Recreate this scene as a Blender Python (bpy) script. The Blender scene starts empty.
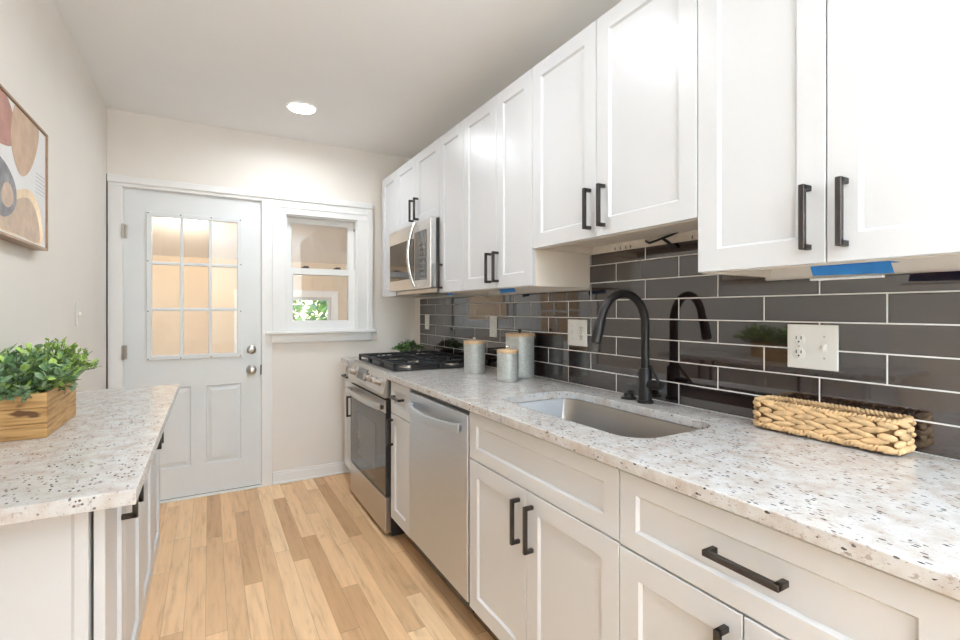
import bpy, bmesh, math, random
from mathutils import Vector, Matrix
random.seed(7)
sc = bpy.context.scene
col = sc.collection

# ------------------------------------------------------------------ camera
F_PX, THETA, V0, CAM_H = 478.46, 0.5145, 310.46, 1.2551
cd = bpy.data.cameras.new('camera'); cam = bpy.data.objects.new('camera', cd); col.objects.link(cam)
cam.location = (0, 0, CAM_H); cam.rotation_euler = (math.pi/2, 0, -THETA)
cd.sensor_width = 36; cd.lens = F_PX/960*36; cd.shift_y = -(320-V0)/960; cd.clip_start = .02
sc.camera = cam

# ------------------------------------------------------------------ world, lights, exposure
w = bpy.data.worlds.new('sky'); sc.world = w; w.use_nodes = True
nt = w.node_tree; sky = nt.nodes.new('ShaderNodeTexSky'); sky.sky_type = 'NISHITA'
sky.sun_elevation = math.radians(50); sky.sun_rotation = math.radians(60); sky.sun_disc = False
nt.links.new(sky.outputs[0], nt.nodes['Background'].inputs[0]); nt.nodes['Background'].inputs[1].default_value = .8
sc.view_settings.view_transform = 'Standard'; sc.view_settings.look = 'None'
sc.view_settings.gamma = 1; sc.view_settings.use_curve_mapping = False
sc.view_settings.exposure = 0.36
sc.cycles.use_denoising = True
sc.cycles.max_bounces = 10; sc.cycles.diffuse_bounces = 6; sc.cycles.glossy_bounces = 5
sc.cycles.transparent_max_bounces = 12; sc.cycles.caustics_reflective = False; sc.cycles.caustics_refractive = False
sc.cycles.sample_clamp_indirect = 6

def area(name, loc, rot, sx, sy, power, color=(1, 1, 1), shape='RECTANGLE', spread=180):
    l = bpy.data.lights.new(name, 'AREA'); l.shape = shape; l.size = sx
    if shape in ('RECTANGLE', 'ELLIPSE'): l.size_y = sy
    l.energy = power; l.color = color; l.spread = math.radians(spread)
    o = bpy.data.objects.new(name, l); col.objects.link(o); o.location = loc; o.rotation_euler = rot
    return o
XR, YB, XL, CZ, YR = 1.489, 3.74, -.556, 2.5166, -3.2       # right wall, back wall, left wall, ceiling, rear wall
WARM = (.82, .91, 1)
DOWNLIGHTS = [(.50, 3.14), (.50, 1.55), (.50, 0.0), (.50, -1.6)]
DL_POWER = [6.0, 5.0, 1.2, 3]
area('rear_window_skylight', (.45, YR+.06, 1.45), (math.radians(80), 0, 0), 1.7, 1.7, 4, (.85, .92, 1))          # sky through the rear window
area('added_ceiling_uplight', (.55, YR+1.0, 1.45), (math.radians(180), 0, 0), 1.6, 1.6, 180, (.64, .82, 1))   # added up-facing lamp inside the room, brightens the ceiling
SUNROOM_POWER = 9

# ------------------------------------------------------------------ materials
MATS = {}
def nodes(name):
    m = bpy.data.materials.new(name); m.use_nodes = True; MATS[name] = m
    t = m.node_tree; b = t.nodes['Principled BSDF']
    return m, t, b
def N(t, typ, **kw):
    n = t.nodes.new(typ)
    for k, v in kw.items():
        if k.startswith('i_'): n.inputs[k[2:]].default_value = v
        else: setattr(n, k, v)
    return n
def mathn(t, op, a, b=None, c=None):
    n = t.nodes.new('ShaderNodeMath'); n.operation = op
    for i, v in enumerate((a, b, c)):
        if v is None: continue
        if isinstance(v, (int, float)): n.inputs[i].default_value = v
        else: t.links.new(v, n.inputs[i])
    return n.outputs[0]
def ramp(t, fac, stops, interp='LINEAR'):
    n = t.nodes.new('ShaderNodeValToRGB'); n.color_ramp.interpolation = interp
    e = n.color_ramp.elements
    while len(e) < len(stops): e.new(.5)
    for el, (p, c) in zip(e, stops): el.position = p; el.color = (*c, 1)
    t.links.new(fac, n.inputs[0]); return n.outputs[0]
def mixc(t, fac, a, b, mode='MIX'):
    n = t.nodes.new('ShaderNodeMix'); n.data_type = 'RGBA'; n.blend_type = mode
    for sock, v in ((n.inputs[0], fac), (n.inputs[6], a), (n.inputs[7], b)):
        if isinstance(v, (int, float)): sock.default_value = v
        elif isinstance(v, tuple): sock.default_value = (*v, 1)
        else: t.links.new(v, sock)
    return n.outputs[2]
def objco(t, scale=(1, 1, 1)):
    tc = t.nodes.new('ShaderNodeNewGeometry'); mp = t.nodes.new('ShaderNodeMapping')
    mp.inputs['Scale'].default_value = scale
    t.links.new(tc.outputs['Position'], mp.inputs[0]); return mp.outputs[0]
def noise(t, vec, scale, detail=2, rough=.5):
    n = N(t, 'ShaderNodeTexNoise', i_Scale=scale, i_Detail=detail, i_Roughness=rough)
    t.links.new(vec, n.inputs['Vector']); return n.outputs['Fac']
def bump(t, b, h, strength=.2, dist=.001):
    n = N(t, 'ShaderNodeBump', i_Strength=strength, i_Distance=dist)
    t.links.new(h, n.inputs['Height']); t.links.new(n.outputs[0], b.inputs['Normal']); return n
def plain(name, c, rough=.5, metal=0, var=.03, scale=30, bmp=0, spec=.5, coat=0):
    m, t, b = nodes(name)
    f = noise(t, objco(t), scale, 3)
    c2 = tuple(max(0, x*(1-var)) for x in c); c1 = tuple(min(1, x*(1+var)) for x in c)
    t.links.new(ramp(t, f, [(.3, c2), (.7, c1)]), b.inputs['Base Color'])
    b.inputs['Roughness'].default_value = rough; b.inputs['Metallic'].default_value = metal
    b.inputs['Specular IOR Level'].default_value = spec; b.inputs['Coat Weight'].default_value = coat
    if bmp: bump(t, b, f, bmp)
    return m

WALL = plain('beige_wall_paint', (.84, .785, .72), .62, var=.012, scale=4)
CEIL = plain('white_ceiling_paint', (.90, .90, .90), .8, var=.01, scale=3)
TRIM = plain('white_trim_paint', (.85, .84, .82), .35, var=.01, scale=8)
DOORP = plain('grey_white_door_paint', (.77, .785, .785), .38, var=.012, scale=8)
CAB = plain('white_cabinet_lacquer', (.655, .655, .66), .32, var=.006, scale=6)
CARC = plain('cream_cabinet_carcass', (.76, .68, .59), .5, var=.03, scale=9)
BLACK = plain('matte_black_metal', (.022, .019, .018), .38, metal=.4, var=.1)
BRONZE = plain('dark_bronze_metal', (.065, .055, .05), .35, metal=.6, var=.1)
IRON = plain('cast_iron', (.02, .02, .021), .5, var=.15, scale=120, bmp=.2)
BGLASS = plain('black_oven_glass', (.018, .017, .016), .06, var=.02, spec=.8)
BLKP = plain('black_plastic', (.03, .03, .031), .4, var=.05)
GREYP = plain('grey_display_panel', (.11, .115, .12), .12, var=.03)
NICKEL = plain('brushed_nickel', (.56, .52, .48), .28, metal=1, var=.04)
CHROME = plain('polished_metal', (.75, .74, .72), .15, metal=1, var=.03)
PLATE = plain('ivory_wall_plate', (.83, .79, .73), .4, var=.01)
DARK = plain('dark_slot', (.012, .012, .012), .6)
LIDW = plain('pale_wood_lid', (.62, .42, .24), .55, var=.15, scale=25)
SEAM = plain('dark_seal_and_gap_shade', (.03, .03, .03), .7)
TAPE = plain('blue_masking_tape', (.02, .20, .55), .6, var=.08)
PUTTY = plain('white_plastic', (.8, .8, .79), .45, var=.02)
DRY = plain('bare_plasterboard', (.80, .72, .62), .8, var=.06, scale=40)
PORCH = plain('warm_sunroom_panel', (.80, .62, .45), .6, var=.02, scale=3)
PORCHC = plain('sunroom_ceiling_panel', (.92, .87, .83), .7, var=.015, scale=3)
FRAMEW = plain('copper_wood_frame', (.36, .22, .13), .4, var=.15, scale=40)
CANVAS = plain('canvas_white', (.80, .79, .78), .7, var=.015, scale=60)
A_RUST = plain('paint_rust', (.50, .27, .22), .75, var=.12, scale=18)
A_TAN = plain('paint_tan', (.60, .43, .31), .75, var=.1, scale=18)
A_GREY = plain('paint_slate', (.30, .29, .30), .7, var=.25, scale=22)
A_SAND = plain('paint_sand', (.62, .48, .37), .75, var=.12, scale=25)
A_GOLD = plain('paint_gold', (.80, .62, .40), .35, metal=.3, var=.1, scale=30)
A_INK = plain('paint_ink', (.10, .07, .06), .7, var=.1)
SOIL = plain('dark_moss', (.05, .06, .03), .9, var=.3)
LEAF1 = plain('dusty_green_leaf', (.24, .36, .20), .55, var=.3, scale=60)
LEAF2 = plain('fresh_green_leaf', (.36, .52, .12), .5, var=.3, scale=60)
LEAF3 = plain('deep_green_leaf', (.11, .22, .08), .5, var=.3, scale=60)
STEM = plain('green_stem', (.14, .20, .07), .7, var=.2)
POT = plain('dark_pot', (.05, .05, .05), .6, var=.1)
STRAW = plain('woven_straw', (.66, .43, .22), .6, var=.22, scale=45, bmp=.3)
STRAWD = plain('woven_straw_dark', (.30, .17, .07), .8, var=.2, scale=45)
BARK = plain('tree_bark', (.15, .10, .07), .9, var=.3)
GRASS = plain('lawn', (.12, .22, .06), .9, var=.4, scale=20)
ROOFG = plain('outdoor_wall', (.6, .6, .58), .8)

# stainless: brushed
def steel(name, c, rough, axis):
    m, t, b = nodes(name)
    s = [4, 4, 4]
    for k in range(3):
        if k != axis: s[k] = 500
    f = noise(t, objco(t, tuple(s)), 1, 2)
    t.links.new(ramp(t, f, [(.3, tuple(x*.96 for x in c)), (.7, tuple(min(1, x*1.03) for x in c))]), b.inputs['Base Color'])
    b.inputs['Metallic'].default_value = 1
    t.links.new(mathn(t, 'MULTIPLY_ADD', f, .12, rough-.06), b.inputs['Roughness'])
    bump(t, b, f, .05, .0004)
    return m
STEEL = steel('brushed_stainless', (.64, .68, .73), .42, 1)
STEELW = steel('warm_stainless', (.58, .555, .53), .30, 1)
SINKS = steel('satin_stainless_basin', (.38, .345, .31), .38, 1)

# galvanised metal
def galv():
    m, t, b = nodes('galvanised_metal')
    v = N(t, 'ShaderNodeTexVoronoi', i_Scale=140.0); t.links.new(objco(t), v.inputs['Vector'])
    f = mathn(t, 'ADD', mathn(t, 'MULTIPLY', v.outputs['Distance'], .6), mathn(t, 'MULTIPLY', noise(t, objco(t), 30, 4), .6))
    t.links.new(ramp(t, f, [(.2, (.36, .37, .35)), (.8, (.56, .565, .53))]), b.inputs['Base Color'])
    b.inputs['Metallic'].default_value = .45; b.inputs['Roughness'].default_value = .5
    return m
GALV = galv()

# granite
def granite():
    m, t, b = nodes('speckled_granite')
    co = objco(t)
    n1 = noise(t, co, 26, 4, .6)
    base = ramp(t, n1, [(.28, (.50, .42, .355)), (.46, (.565, .525, .49)), (.62, (.62, .61, .595))])
    s2 = objco(t, (1.6, .9, 1.4))
    n2 = noise(t, s2, 62, 3, .62)
    base = mixc(t, ramp(t, n2, [(.60, (0, 0, 0)), (.66, (1, 1, 1))]), base, (.42, .36, .33))
    # dark flecks, longer than wide
    w1 = N(t, 'ShaderNodeTexVoronoi', i_Scale=70.0, i_Randomness=1.0); t.links.new(objco(t, (1.7, .85, 1.6)), w1.inputs['Vector'])
    keep = mathn(t, 'GREATER_THAN', noise(t, co, 17, 1), .46)
    jag = mathn(t, 'MULTIPLY_ADD', noise(t, co, 190, 2), .28, .13)
    fl = mathn(t, 'MULTIPLY', mathn(t, 'LESS_THAN', w1.outputs['Distance'], jag), keep)
    rnd = N(t, 'ShaderNodeSeparateColor'); t.links.new(w1.outputs['Color'], rnd.inputs[0])
    fl = mathn(t, 'MULTIPLY', fl, mathn(t, 'GREATER_THAN', rnd.outputs[0], .36))
    dark = ramp(t, rnd.outputs[1], [(0, (.035, .03, .03)), (.55, (.16, .14, .14)), (1, (.34, .29, .27))])
    base = mixc(t, fl, base, dark)
    n3 = noise(t, objco(t, (1.6, .7, 1.3)), 300, 2, .6)
    base = mixc(t, ramp(t, n3, [(.66, (0, 0, 0)), (.70, (1, 1, 1))]), base, (.23, .20, .19))
    t.links.new(base, b.inputs['Base Color'])
    b.inputs['Roughness'].default_value = .20; b.inputs['Specular IOR Level'].default_value = .55
    return m
GRANITE = granite()

# wood plank floor, boards along Y
def floor_mat():
    m, t, b = nodes('oak_plank_floor')
    g = t.nodes.new('ShaderNodeNewGeometry'); sp = t.nodes.new('ShaderNodeSeparateXYZ'); t.links.new(g.outputs['Position'], sp.inputs[0])
    W, L = .076, .90
    xi = mathn(t, 'DIVIDE', mathn(t, 'ADD', sp.outputs[0], 5.03), W); ix = mathn(t, 'FLOOR', xi); fx = mathn(t, 'FRACT', xi)
    wn = t.nodes.new('ShaderNodeTexWhiteNoise'); wn.noise_dimensions = '1D'; t.links.new(ix, wn.inputs['W'])
    yi = mathn(t, 'ADD', mathn(t, 'DIVIDE', mathn(t, 'ADD', sp.outputs[1], 20), L), mathn(t, 'MULTIPLY', wn.outputs['Value'], 7.3))
    iy = mathn(t, 'FLOOR', yi); fy = mathn(t, 'FRACT', yi)
    cb = t.nodes.new('ShaderNodeCombineXYZ'); t.links.new(ix, cb.inputs[0]); t.links.new(iy, cb.inputs[1])
    w2 = t.nodes.new('ShaderNodeTexWhiteNoise'); w2.noise_dimensions = '2D'; t.links.new(cb.outputs[0], w2.inputs['Vector'])
    r = w2.outputs['Value']
    tone = ramp(t, r, [(0, (.57, .33, .165)), (.2, (.70, .44, .235)), (.6, (.82, .54, .30)), (1, (.90, .64, .385))])
    # grain
    cb2 = t.nodes.new('ShaderNodeCombineXYZ')
    t.links.new(mathn(t, 'MULTIPLY', sp.outputs[0], 26), cb2.inputs[0])
    t.links.new(mathn(t, 'MULTIPLY', sp.outputs[1], 2.2), cb2.inputs[1])
    t.links.new(mathn(t, 'MULTIPLY', r, 40), cb2.inputs[2])
    gn = noise(t, cb2.outputs[0], 1.6, 5, .62)
    tone = mixc(t, 1.0, tone, ramp(t, gn, [(.28, (.84, .77, .70)), (.46, (1.08, 1.06, 1.04)), (.7, (1.20, 1.19, 1.18))]), 'MULTIPLY')
    cb3 = t.nodes.new('ShaderNodeCombineXYZ')
    t.links.new(mathn(t, 'MULTIPLY', sp.outputs[0], 9), cb3.inputs[0]); t.links.new(mathn(t, 'MULTIPLY', sp.outputs[1], 3.5), cb3.inputs[1])
    t.links.new(mathn(t, 'MULTIPLY', r, 17), cb3.inputs[2])
    kn = noise(t, cb3.outputs[0], 1.5, 3, .5)
    tone = mixc(t, ramp(t, kn, [(.66, (0, 0, 0)), (.80, (.55, .55, .55))]), tone, (.42, .26, .15))
    sx = mathn(t, 'LESS_THAN', mathn(t, 'MINIMUM', fx, mathn(t, 'SUBTRACT', 1, fx)), .012)
    sy = mathn(t, 'LESS_THAN', mathn(t, 'MINIMUM', fy, mathn(t, 'SUBTRACT', 1, fy)), .0016)
    seam = mathn(t, 'MAXIMUM', sx, sy)
    t.links.new(mixc(t, mathn(t, 'MULTIPLY', seam, .45), tone, (.20, .11, .06)), b.inputs['Base Color'])
    t.links.new(mathn(t, 'MULTIPLY_ADD', gn, .15, .34), b.inputs['Roughness'])
    bump(t, b, mathn(t, 'SUBTRACT', mathn(t, 'MULTIPLY', gn, .2), seam), .15, .001)
    return m
FLOOR = floor_mat()

# glossy dark tile in running bond with pale grout
PITCH, HALF, TY0 = .0770, .1532, 1.768
def tile_mat():
    m, t, b = nodes('glossy_brown_tile')
    g = t.nodes.new('ShaderNodeNewGeometry'); sp = t.nodes.new('ShaderNodeSeparateXYZ'); t.links.new(g.outputs['Position'], sp.inputs[0])
    zi = mathn(t, 'DIVIDE', mathn(t, 'SUBTRACT', sp.outputs[2], .914), PITCH); iz = mathn(t, 'FLOOR', zi); fz = mathn(t, 'FRACT', zi)
    yo = mathn(t, 'DIVIDE', mathn(t, 'ADD', mathn(t, 'SUBTRACT', sp.outputs[1], TY0), 20*2*HALF), 2*HALF)
    yi = mathn(t, 'ADD', yo, mathn(t, 'MULTIPLY', mathn(t, 'MODULO', mathn(t, 'ADD', iz, 40), 2), .5))
    iy = mathn(t, 'FLOOR', yi); fy = mathn(t, 'FRACT', yi)
    dz = mathn(t, 'MULTIPLY', mathn(t, 'MINIMUM', fz, mathn(t, 'SUBTRACT', 1, fz)), PITCH)
    dy = mathn(t, 'MULTIPLY', mathn(t, 'MINIMUM', fy, mathn(t, 'SUBTRACT', 1, fy)), 2*HALF)
    d = mathn(t, 'MINIMUM', dz, dy)
    grout = mathn(t, 'LESS_THAN', d, .0019)
    cb = t.nodes.new('ShaderNodeCombineXYZ'); t.links.new(iy, cb.inputs[0]); t.links.new(iz, cb.inputs[1])
    wn = t.nodes.new('ShaderNodeTexWhiteNoise'); wn.noise_dimensions = '2D'; t.links.new(cb.outputs[0], wn.inputs['Vector'])
    tone = ramp(t, wn.outputs['Value'], [(0, (.016, .009, .009)), (1, (.028, .017, .016))])
    t.links.new(mixc(t, grout, tone, (.80, .77, .74)), b.inputs['Base Color'])
    t.links.new(mathn(t, 'MULTIPLY_ADD', grout, .6, .035), b.inputs['Roughness'])
    b.inputs['IOR'].default_value = 2.15
    # every tile is set a hair out of plane
    vm = t.nodes.new('ShaderNodeVectorMath'); vm.operation = 'SUBTRACT'; vm.inputs[1].default_value = (.5, .5, .5); t.links.new(wn.outputs['Color'], vm.inputs[0])
    vs = t.nodes.new('ShaderNodeVectorMath'); vs.operation = 'SCALE'; vs.inputs['Scale'].default_value = .010; t.links.new(vm.outputs[0], vs.inputs[0])
    bp = N(t, 'ShaderNodeBump', i_Strength=.35, i_Distance=.002)
    t.links.new(mathn(t, 'MINIMUM', mathn(t, 'MULTIPLY', d, 250), 1), bp.inputs['Height'])
    va = t.nodes.new('ShaderNodeVectorMath'); va.operation = 'ADD'; t.links.new(bp.outputs[0], va.inputs[0]); t.links.new(vs.outputs[0], va.inputs[1])
    vn = t.nodes.new('ShaderNodeVectorMath'); vn.operation = 'NORMALIZE'; t.links.new(va.outputs[0], vn.inputs[0])
    t.links.new(vn.outputs[0], b.inputs['Normal'])
    return m
TILE = tile_mat()

def crate_mat():
    m, t, b = nodes('honey_crate_wood')
    f = noise(t, objco(t, (3, 3, 40)), 3, 5, .6)
    c = ramp(t, f, [(.25, (.25, .12, .04)), (.45, (.50, .28, .10)), (.7, (.66, .41, .18))])
    k = noise(t, objco(t, (5, 5, 14)), 2.2, 2)
    t.links.new(mixc(t, ramp(t, k, [(.64, (0, 0, 0)), (.70, (1, 1, 1))]), c, (.14, .06, .02)), b.inputs['Base Color'])
    b.inputs['Roughness'].default_value = .55; bump(t, b, f, .2)
    return m
CRATE = crate_mat()

def glass_mat():
    m, t, b = nodes('window_glass')
    t.nodes.remove(b); o = t.nodes['Material Output']
    tr = t.nodes.new('ShaderNodeBsdfTransparent'); tr.inputs[0].default_value = (.97, .98, .97, 1)
    gl = t.nodes.new('ShaderNodeBsdfGlossy'); gl.inputs['Roughness'].default_value = .01
    fr = N(t, 'ShaderNodeFresnel', i_IOR=1.45); mx = t.nodes.new('ShaderNodeMixShader')
    t.links.new(fr.outputs[0], mx.inputs[0]); t.links.new(tr.outputs[0], mx.inputs[1]); t.links.new(gl.outputs[0], mx.inputs[2])
    t.links.new(mx.outputs[0], o.inputs[0]); return m
GLASS = glass_mat()
def emit(name, c, s):
    m, t, b = nodes(name); b.inputs['Base Color'].default_value = (.8, .8, .8, 1)
    b.inputs['Emission Color'].default_value = (*c, 1); b.inputs['Emission Strength'].default_value = s; return m
LAMP = emit('lit_lamp_lens', (1, .98, .95), 30.0)
SUNLAMP = emit('lit_sunroom_globe', (1, .95, .86), 8.0)

# ------------------------------------------------------------------ mesh builder
class MB:
    def __init__(s): s.bm = bmesh.new(); s.mi = 0
    def faces(s, fs):
        for f in fs: f.material_index = s.mi
    def box(s, x0, x1, y0, y1, z0, z1, bev=0, seg=2):
        r = bmesh.ops.create_cube(s.bm, size=1)
        v = r['verts']
        for p in v: p.co = Vector((x0+(x1-x0)*(p.co.x+.5), y0+(y1-y0)*(p.co.y+.5), z0+(z1-z0)*(p.co.z+.5)))
        fs = {f for p in v for f in p.link_faces}; s.faces(fs)
        if bev:
            es = {e for p in v for e in p.link_edges}
            r = bmesh.ops.bevel(s.bm, geom=list(es), offset=bev, segments=seg, affect='EDGES', profile=.5)
            s.faces(r['faces'])
        return s
    def loft(s, rings, cap0=True, cap1=True, close=True):
        rv = [[s.bm.verts.new(p) for p in ring] for ring in rings]
        n = len(rv[0])
        for a, b in zip(rv, rv[1:]):
            for i in range(n if close else n-1):
                j = (i+1) % n
                s.faces([s.bm.faces.new((a[i], a[j], b[j], b[i]))])
        if cap0: s.faces([s.bm.faces.new(rv[0][::-1])])
        if cap1: s.faces([s.bm.faces.new(rv[-1])])
        return s
    def tube(s, pts, r, n=14, cap=True):
        pts = [Vector(p) for p in pts]; rings = []; up = None
        rr = r if isinstance(r, (list, tuple)) else [r]*len(pts)
        for i, p in enumerate(pts):
            d = ((pts[min(i+1, len(pts)-1)]-pts[max(i-1, 0)])).normalized()
            if up is None: up = Vector((0, 0, 1)) if abs(d.z) < .9 else Vector((1, 0, 0))
            a = d.cross(up).normalized(); b2 = a.cross(d).normalized(); up = b2
            rings.append([p + (a*math.cos(2*math.pi*k/n) + b2*math.sin(2*math.pi*k/n))*rr[i] for k in range(n)])
        return s.loft(rings, cap, cap)
    def lathe(s, c, prof, n=32, axis='z', cap=True):
        # prof: (radius, height) pairs along the axis
        rings = []
        for r, h in prof:
            ring = []
            for k in range(n):
                a = 2*math.pi*k/n; u, v = r*math.cos(a), r*math.sin(a)
                ring.append({'z': (c[0]+u, c[1]+v, c[2]+h), 'y': (c[0]+u, c[1]+h, c[2]+v), 'x': (c[0]+h, c[1]+u, c[2]+v)}[axis])
            rings.append(ring)
        return s.loft(rings, cap, cap)
    def ball(s, c, rx, ry, rz, sub=2, rot=None):
        r = bmesh.ops.create_icosphere(s.bm, subdivisions=sub, radius=1)
        for p in r['verts']:
            q = Vector((p.co.x*rx, p.co.y*ry, p.co.z*rz))
            if rot: q = rot @ q
            p.co = q + Vector(c)
        s.faces({f for p in r['verts'] for f in p.link_faces}); return s
    def poly(s, pts): s.faces([s.bm.faces.new([s.bm.verts.new(p) for p in pts])]); return s
    def prism(s, pts, off):
        o = Vector(off); return s.loft([[Vector(p) for p in pts], [Vector(p)+o for p in pts]])

def root_of(parent):
    v = Vector((0, 0, 0))
    while parent is not None: v = v + Vector(parent.location); parent = parent.parent
    return v
def build(name, mb, mats, parent=None, loc=None, smooth=None):
    """one mesh object; geometry is given in room coordinates"""
    if not isinstance(mats, (list, tuple)): mats = [mats]
    o0 = root_of(parent) if parent else Vector(loc or (0, 0, 0))
    bmesh.ops.recalc_face_normals(mb.bm, faces=mb.bm.faces[:])
    for v in mb.bm.verts: v.co = v.co - o0
    me = bpy.data.meshes.new(name); mb.bm.to_mesh(me); mb.bm.free()
    for m in mats: me.materials.append(m)
    if smooth is not None:
        me.polygons.foreach_set('use_smooth', [True]*len(me.polygons))
        me.set_sharp_from_angle(angle=math.radians(smooth))
    o = bpy.data.objects.new(name, me); col.objects.link(o)
    if parent: o.parent = parent
    else: o.location = o0
    return o
def tag(o, label, cat, group=None):
    o['label'] = label; o['category'] = cat
    if group: o['group'] = group
    return o
def thing(name, loc, label, cat, group=None):
    o = bpy.data.objects.new(name, None); col.objects.link(o); o.location = loc; o.empty_display_size = .05
    return tag(o, label, cat, group)
def struct(name, mb, mats, parent=None, smooth=None):
    o = build(name, mb, mats, parent, smooth=smooth)
    if parent is None: o['kind'] = 'structure'
    return o
def bx(*a, **k): return MB().box(*a, **k)

# ------------------------------------------------------------------ structure: kitchen shell
T = .12
struct('floor', bx(XL-T, XR+T, YR-T, YB, -.1, 0), FLOOR)
struct('ceiling', bx(XL-T, XR+T, YR-T, YB, CZ, CZ+.1), CEIL)
struct('wall_left', bx(XL-T, XL, YR-T, YB, 0, CZ), WALL)
struct('wall_right', bx(XR, XR+T, YR-T, YB, 0, CZ), WALL)
def wall_with_holes(y0, y1, x0, x1, z0, z1, holes):
    m = MB(); xs = sorted({x0, x1, *[h[0] for h in holes], *[h[1] for h in holes]})
    for a, b in zip(xs, xs[1:]):
        hs = sorted([(h[2], h[3]) for h in holes if h[0] <= a and h[1] >= b])
        z = z0
        for p, q in hs:
            if p > z: m.box(a, b, y0, y1, z, p)
            z = q
        if z < z1: m.box(a, b, y0, y1, z, z1)
    return m
DX0, DX1, DZ1 = -.472, .318, 2.030                         # door leaf
WX0, WX1, WZ0, WZ1 = .482, 1.008, 1.105, 1.960              # sash window opening
BT = .14
struct('wall_back', wall_with_holes(YB, YB+BT, XL-T, XR+T, 0, CZ, [(DX0-.006, DX1+.006, 0, DZ1+.006), (WX0, WX1, WZ0, WZ1)]), WALL)
struct('wall_shade_stub', bx(XL, .03, -.32, -.20, 0, CZ), WALL)  # unseen stub added to keep rear light off the left cabinet end
struct('wall_rear', wall_with_holes(YR-T, YR, XL, XR, 0, CZ, [(-.4, 1.3, .6, 2.3)]), WALL)

# door trim and window trim on the back wall (one joined casing)
m = MB(); Y0 = YB-.018
m.box(XL+.002, DX0-.004, Y0, YB, 0, 2.108, .004)
m.box(DX1+.004, .392, Y0, YB, 0, 2.07, .004)
m.box(XL+.002, .40, Y0-.002, YB, DZ1+.004, 2.072, .004); m.box(XL+.002, .3995, Y0-.014, YB, 2.055, 2.100, .006)
m.box(DX0-.004, DX1+.004, Y0-.001, YB+.03, 0, .012, .003)       # threshold
m.box(DX0-.006, DX0-.001, YB, YB+.10, 0, DZ1+.005); m.box(DX1+.001, DX1+.006, YB, YB+.10, 0, DZ1+.005)
m.box(DX0-.006, DX1+.006, YB, YB+.10, DZ1+.001, DZ1+.006)
struct('trim_1', m, TRIM)
m = MB()
m.box(.392, WX0+.004, Y0, YB, WZ0-.02, 2.06, .004)
m.box(WX1-.004, 1.118, Y0, YB, WZ0-.02, 2.06, .004)
m.box(.392, 1.118, Y0-.002, YB, WZ1-.004, 2.06, .004); m.box(.40, 1.126, Y0-.014, YB, 2.055, 2.100, .006)
m.box(.44, 1.085, Y0-.007, YB, 2.00, 2.02, .004); m.box(1.085, 1.126, Y0-.010, YB, WZ0-.02, 2.05, .005)
m.box(.345, 1.150, YB-.055, YB, WZ0-.022, WZ0, .006)            # stool
m.box(.39, 1.118, Y0-.004, YB, WZ0-.085, WZ0-.022, .005)          # apron
for x in (WX0, WX1-.012): m.box(x, x+.012, YB, YB+BT, WZ0, WZ1)
m.box(WX0, WX1, YB, YB+BT, WZ1-.012, WZ1); m.box(WX0, WX1, YB, YB+BT, WZ0-.001, WZ0+.012)
struct('trim_2', m, TRIM)
struct('trim_shadow_gap', bx(XL+.001, XL+.006, YB-.030, YB-.016, 0, 2.10), SEAM)   # dark strip, paints in the shadow gap beside the casing
# baseboard
m = MB(); m.box(.394, XR, YB-.014, YB, 0, .075, .003); m.box(.394, XR, YB-.011, YB, .06, .09, .004); m.box(.394, XR, YB-.024, YB, 0, .016, .005)
struct('baseboard_back', m, TRIM)
m = MB(); m.box(XL, XL+.014, 2.7, YB-.032, 0, .09, .004); struct('baseboard_left', m, TRIM)

# sash window
wf = MB()
wx0, wx1, y = WX0+.012, WX1-.012, YB+.045
def sash(m, x0, x1, z0, z1, y0, y1, l, r_, b_, t_, bev=.003):
    def q(d, y): return [(x0+l*d, y, z0+b_*d), (x1-r_*d, y, z0+b_*d), (x1-r_*d, y, z1-t_*d), (x0+l*d, y, z1-t_*d)]
    m.loft([q(0, y1), q(0, y0), q(.9, y0), q(1, y0+bev*2), q(1, y1), q(0, y1)], False, False)
sash(wf, wx0, wx1, 1.540, WZ1-.012, y+.02, y+.05, .042, .048, .03, .043)      # upper sash
sash(wf, wx0, wx1, WZ0+.012, 1.572, y-.015, y+.018, .046, .052, .063, .050)     # lower sash
win = struct('window_1', wf, TRIM)
build('glass_pane', bx(wx0+.04, wx1-.045, y+.033, y+.036, 1.55, WZ1-.05), GLASS, win)
build('glass_pane', bx(wx0+.044, wx1-.05, y, y+.003, WZ0+.07, 1.53), GLASS, win)
for x in (.600, .835):
    k = MB(); k.box(x, x+.055, y-.012, y+.012, 1.5722, 1.580, .002); k.box(x+.012, x+.05, y-.022, y+.008, 1.580, 1.588, .003)
    o = build('sash_lock', k, BRONZE, win)
for x in (wx0-.004, wx1-.004):
    build('tilt_latch', bx(x, x+.008, y-.010, y+.004, 1.875, 1.895, .002), DARK, win)

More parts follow.
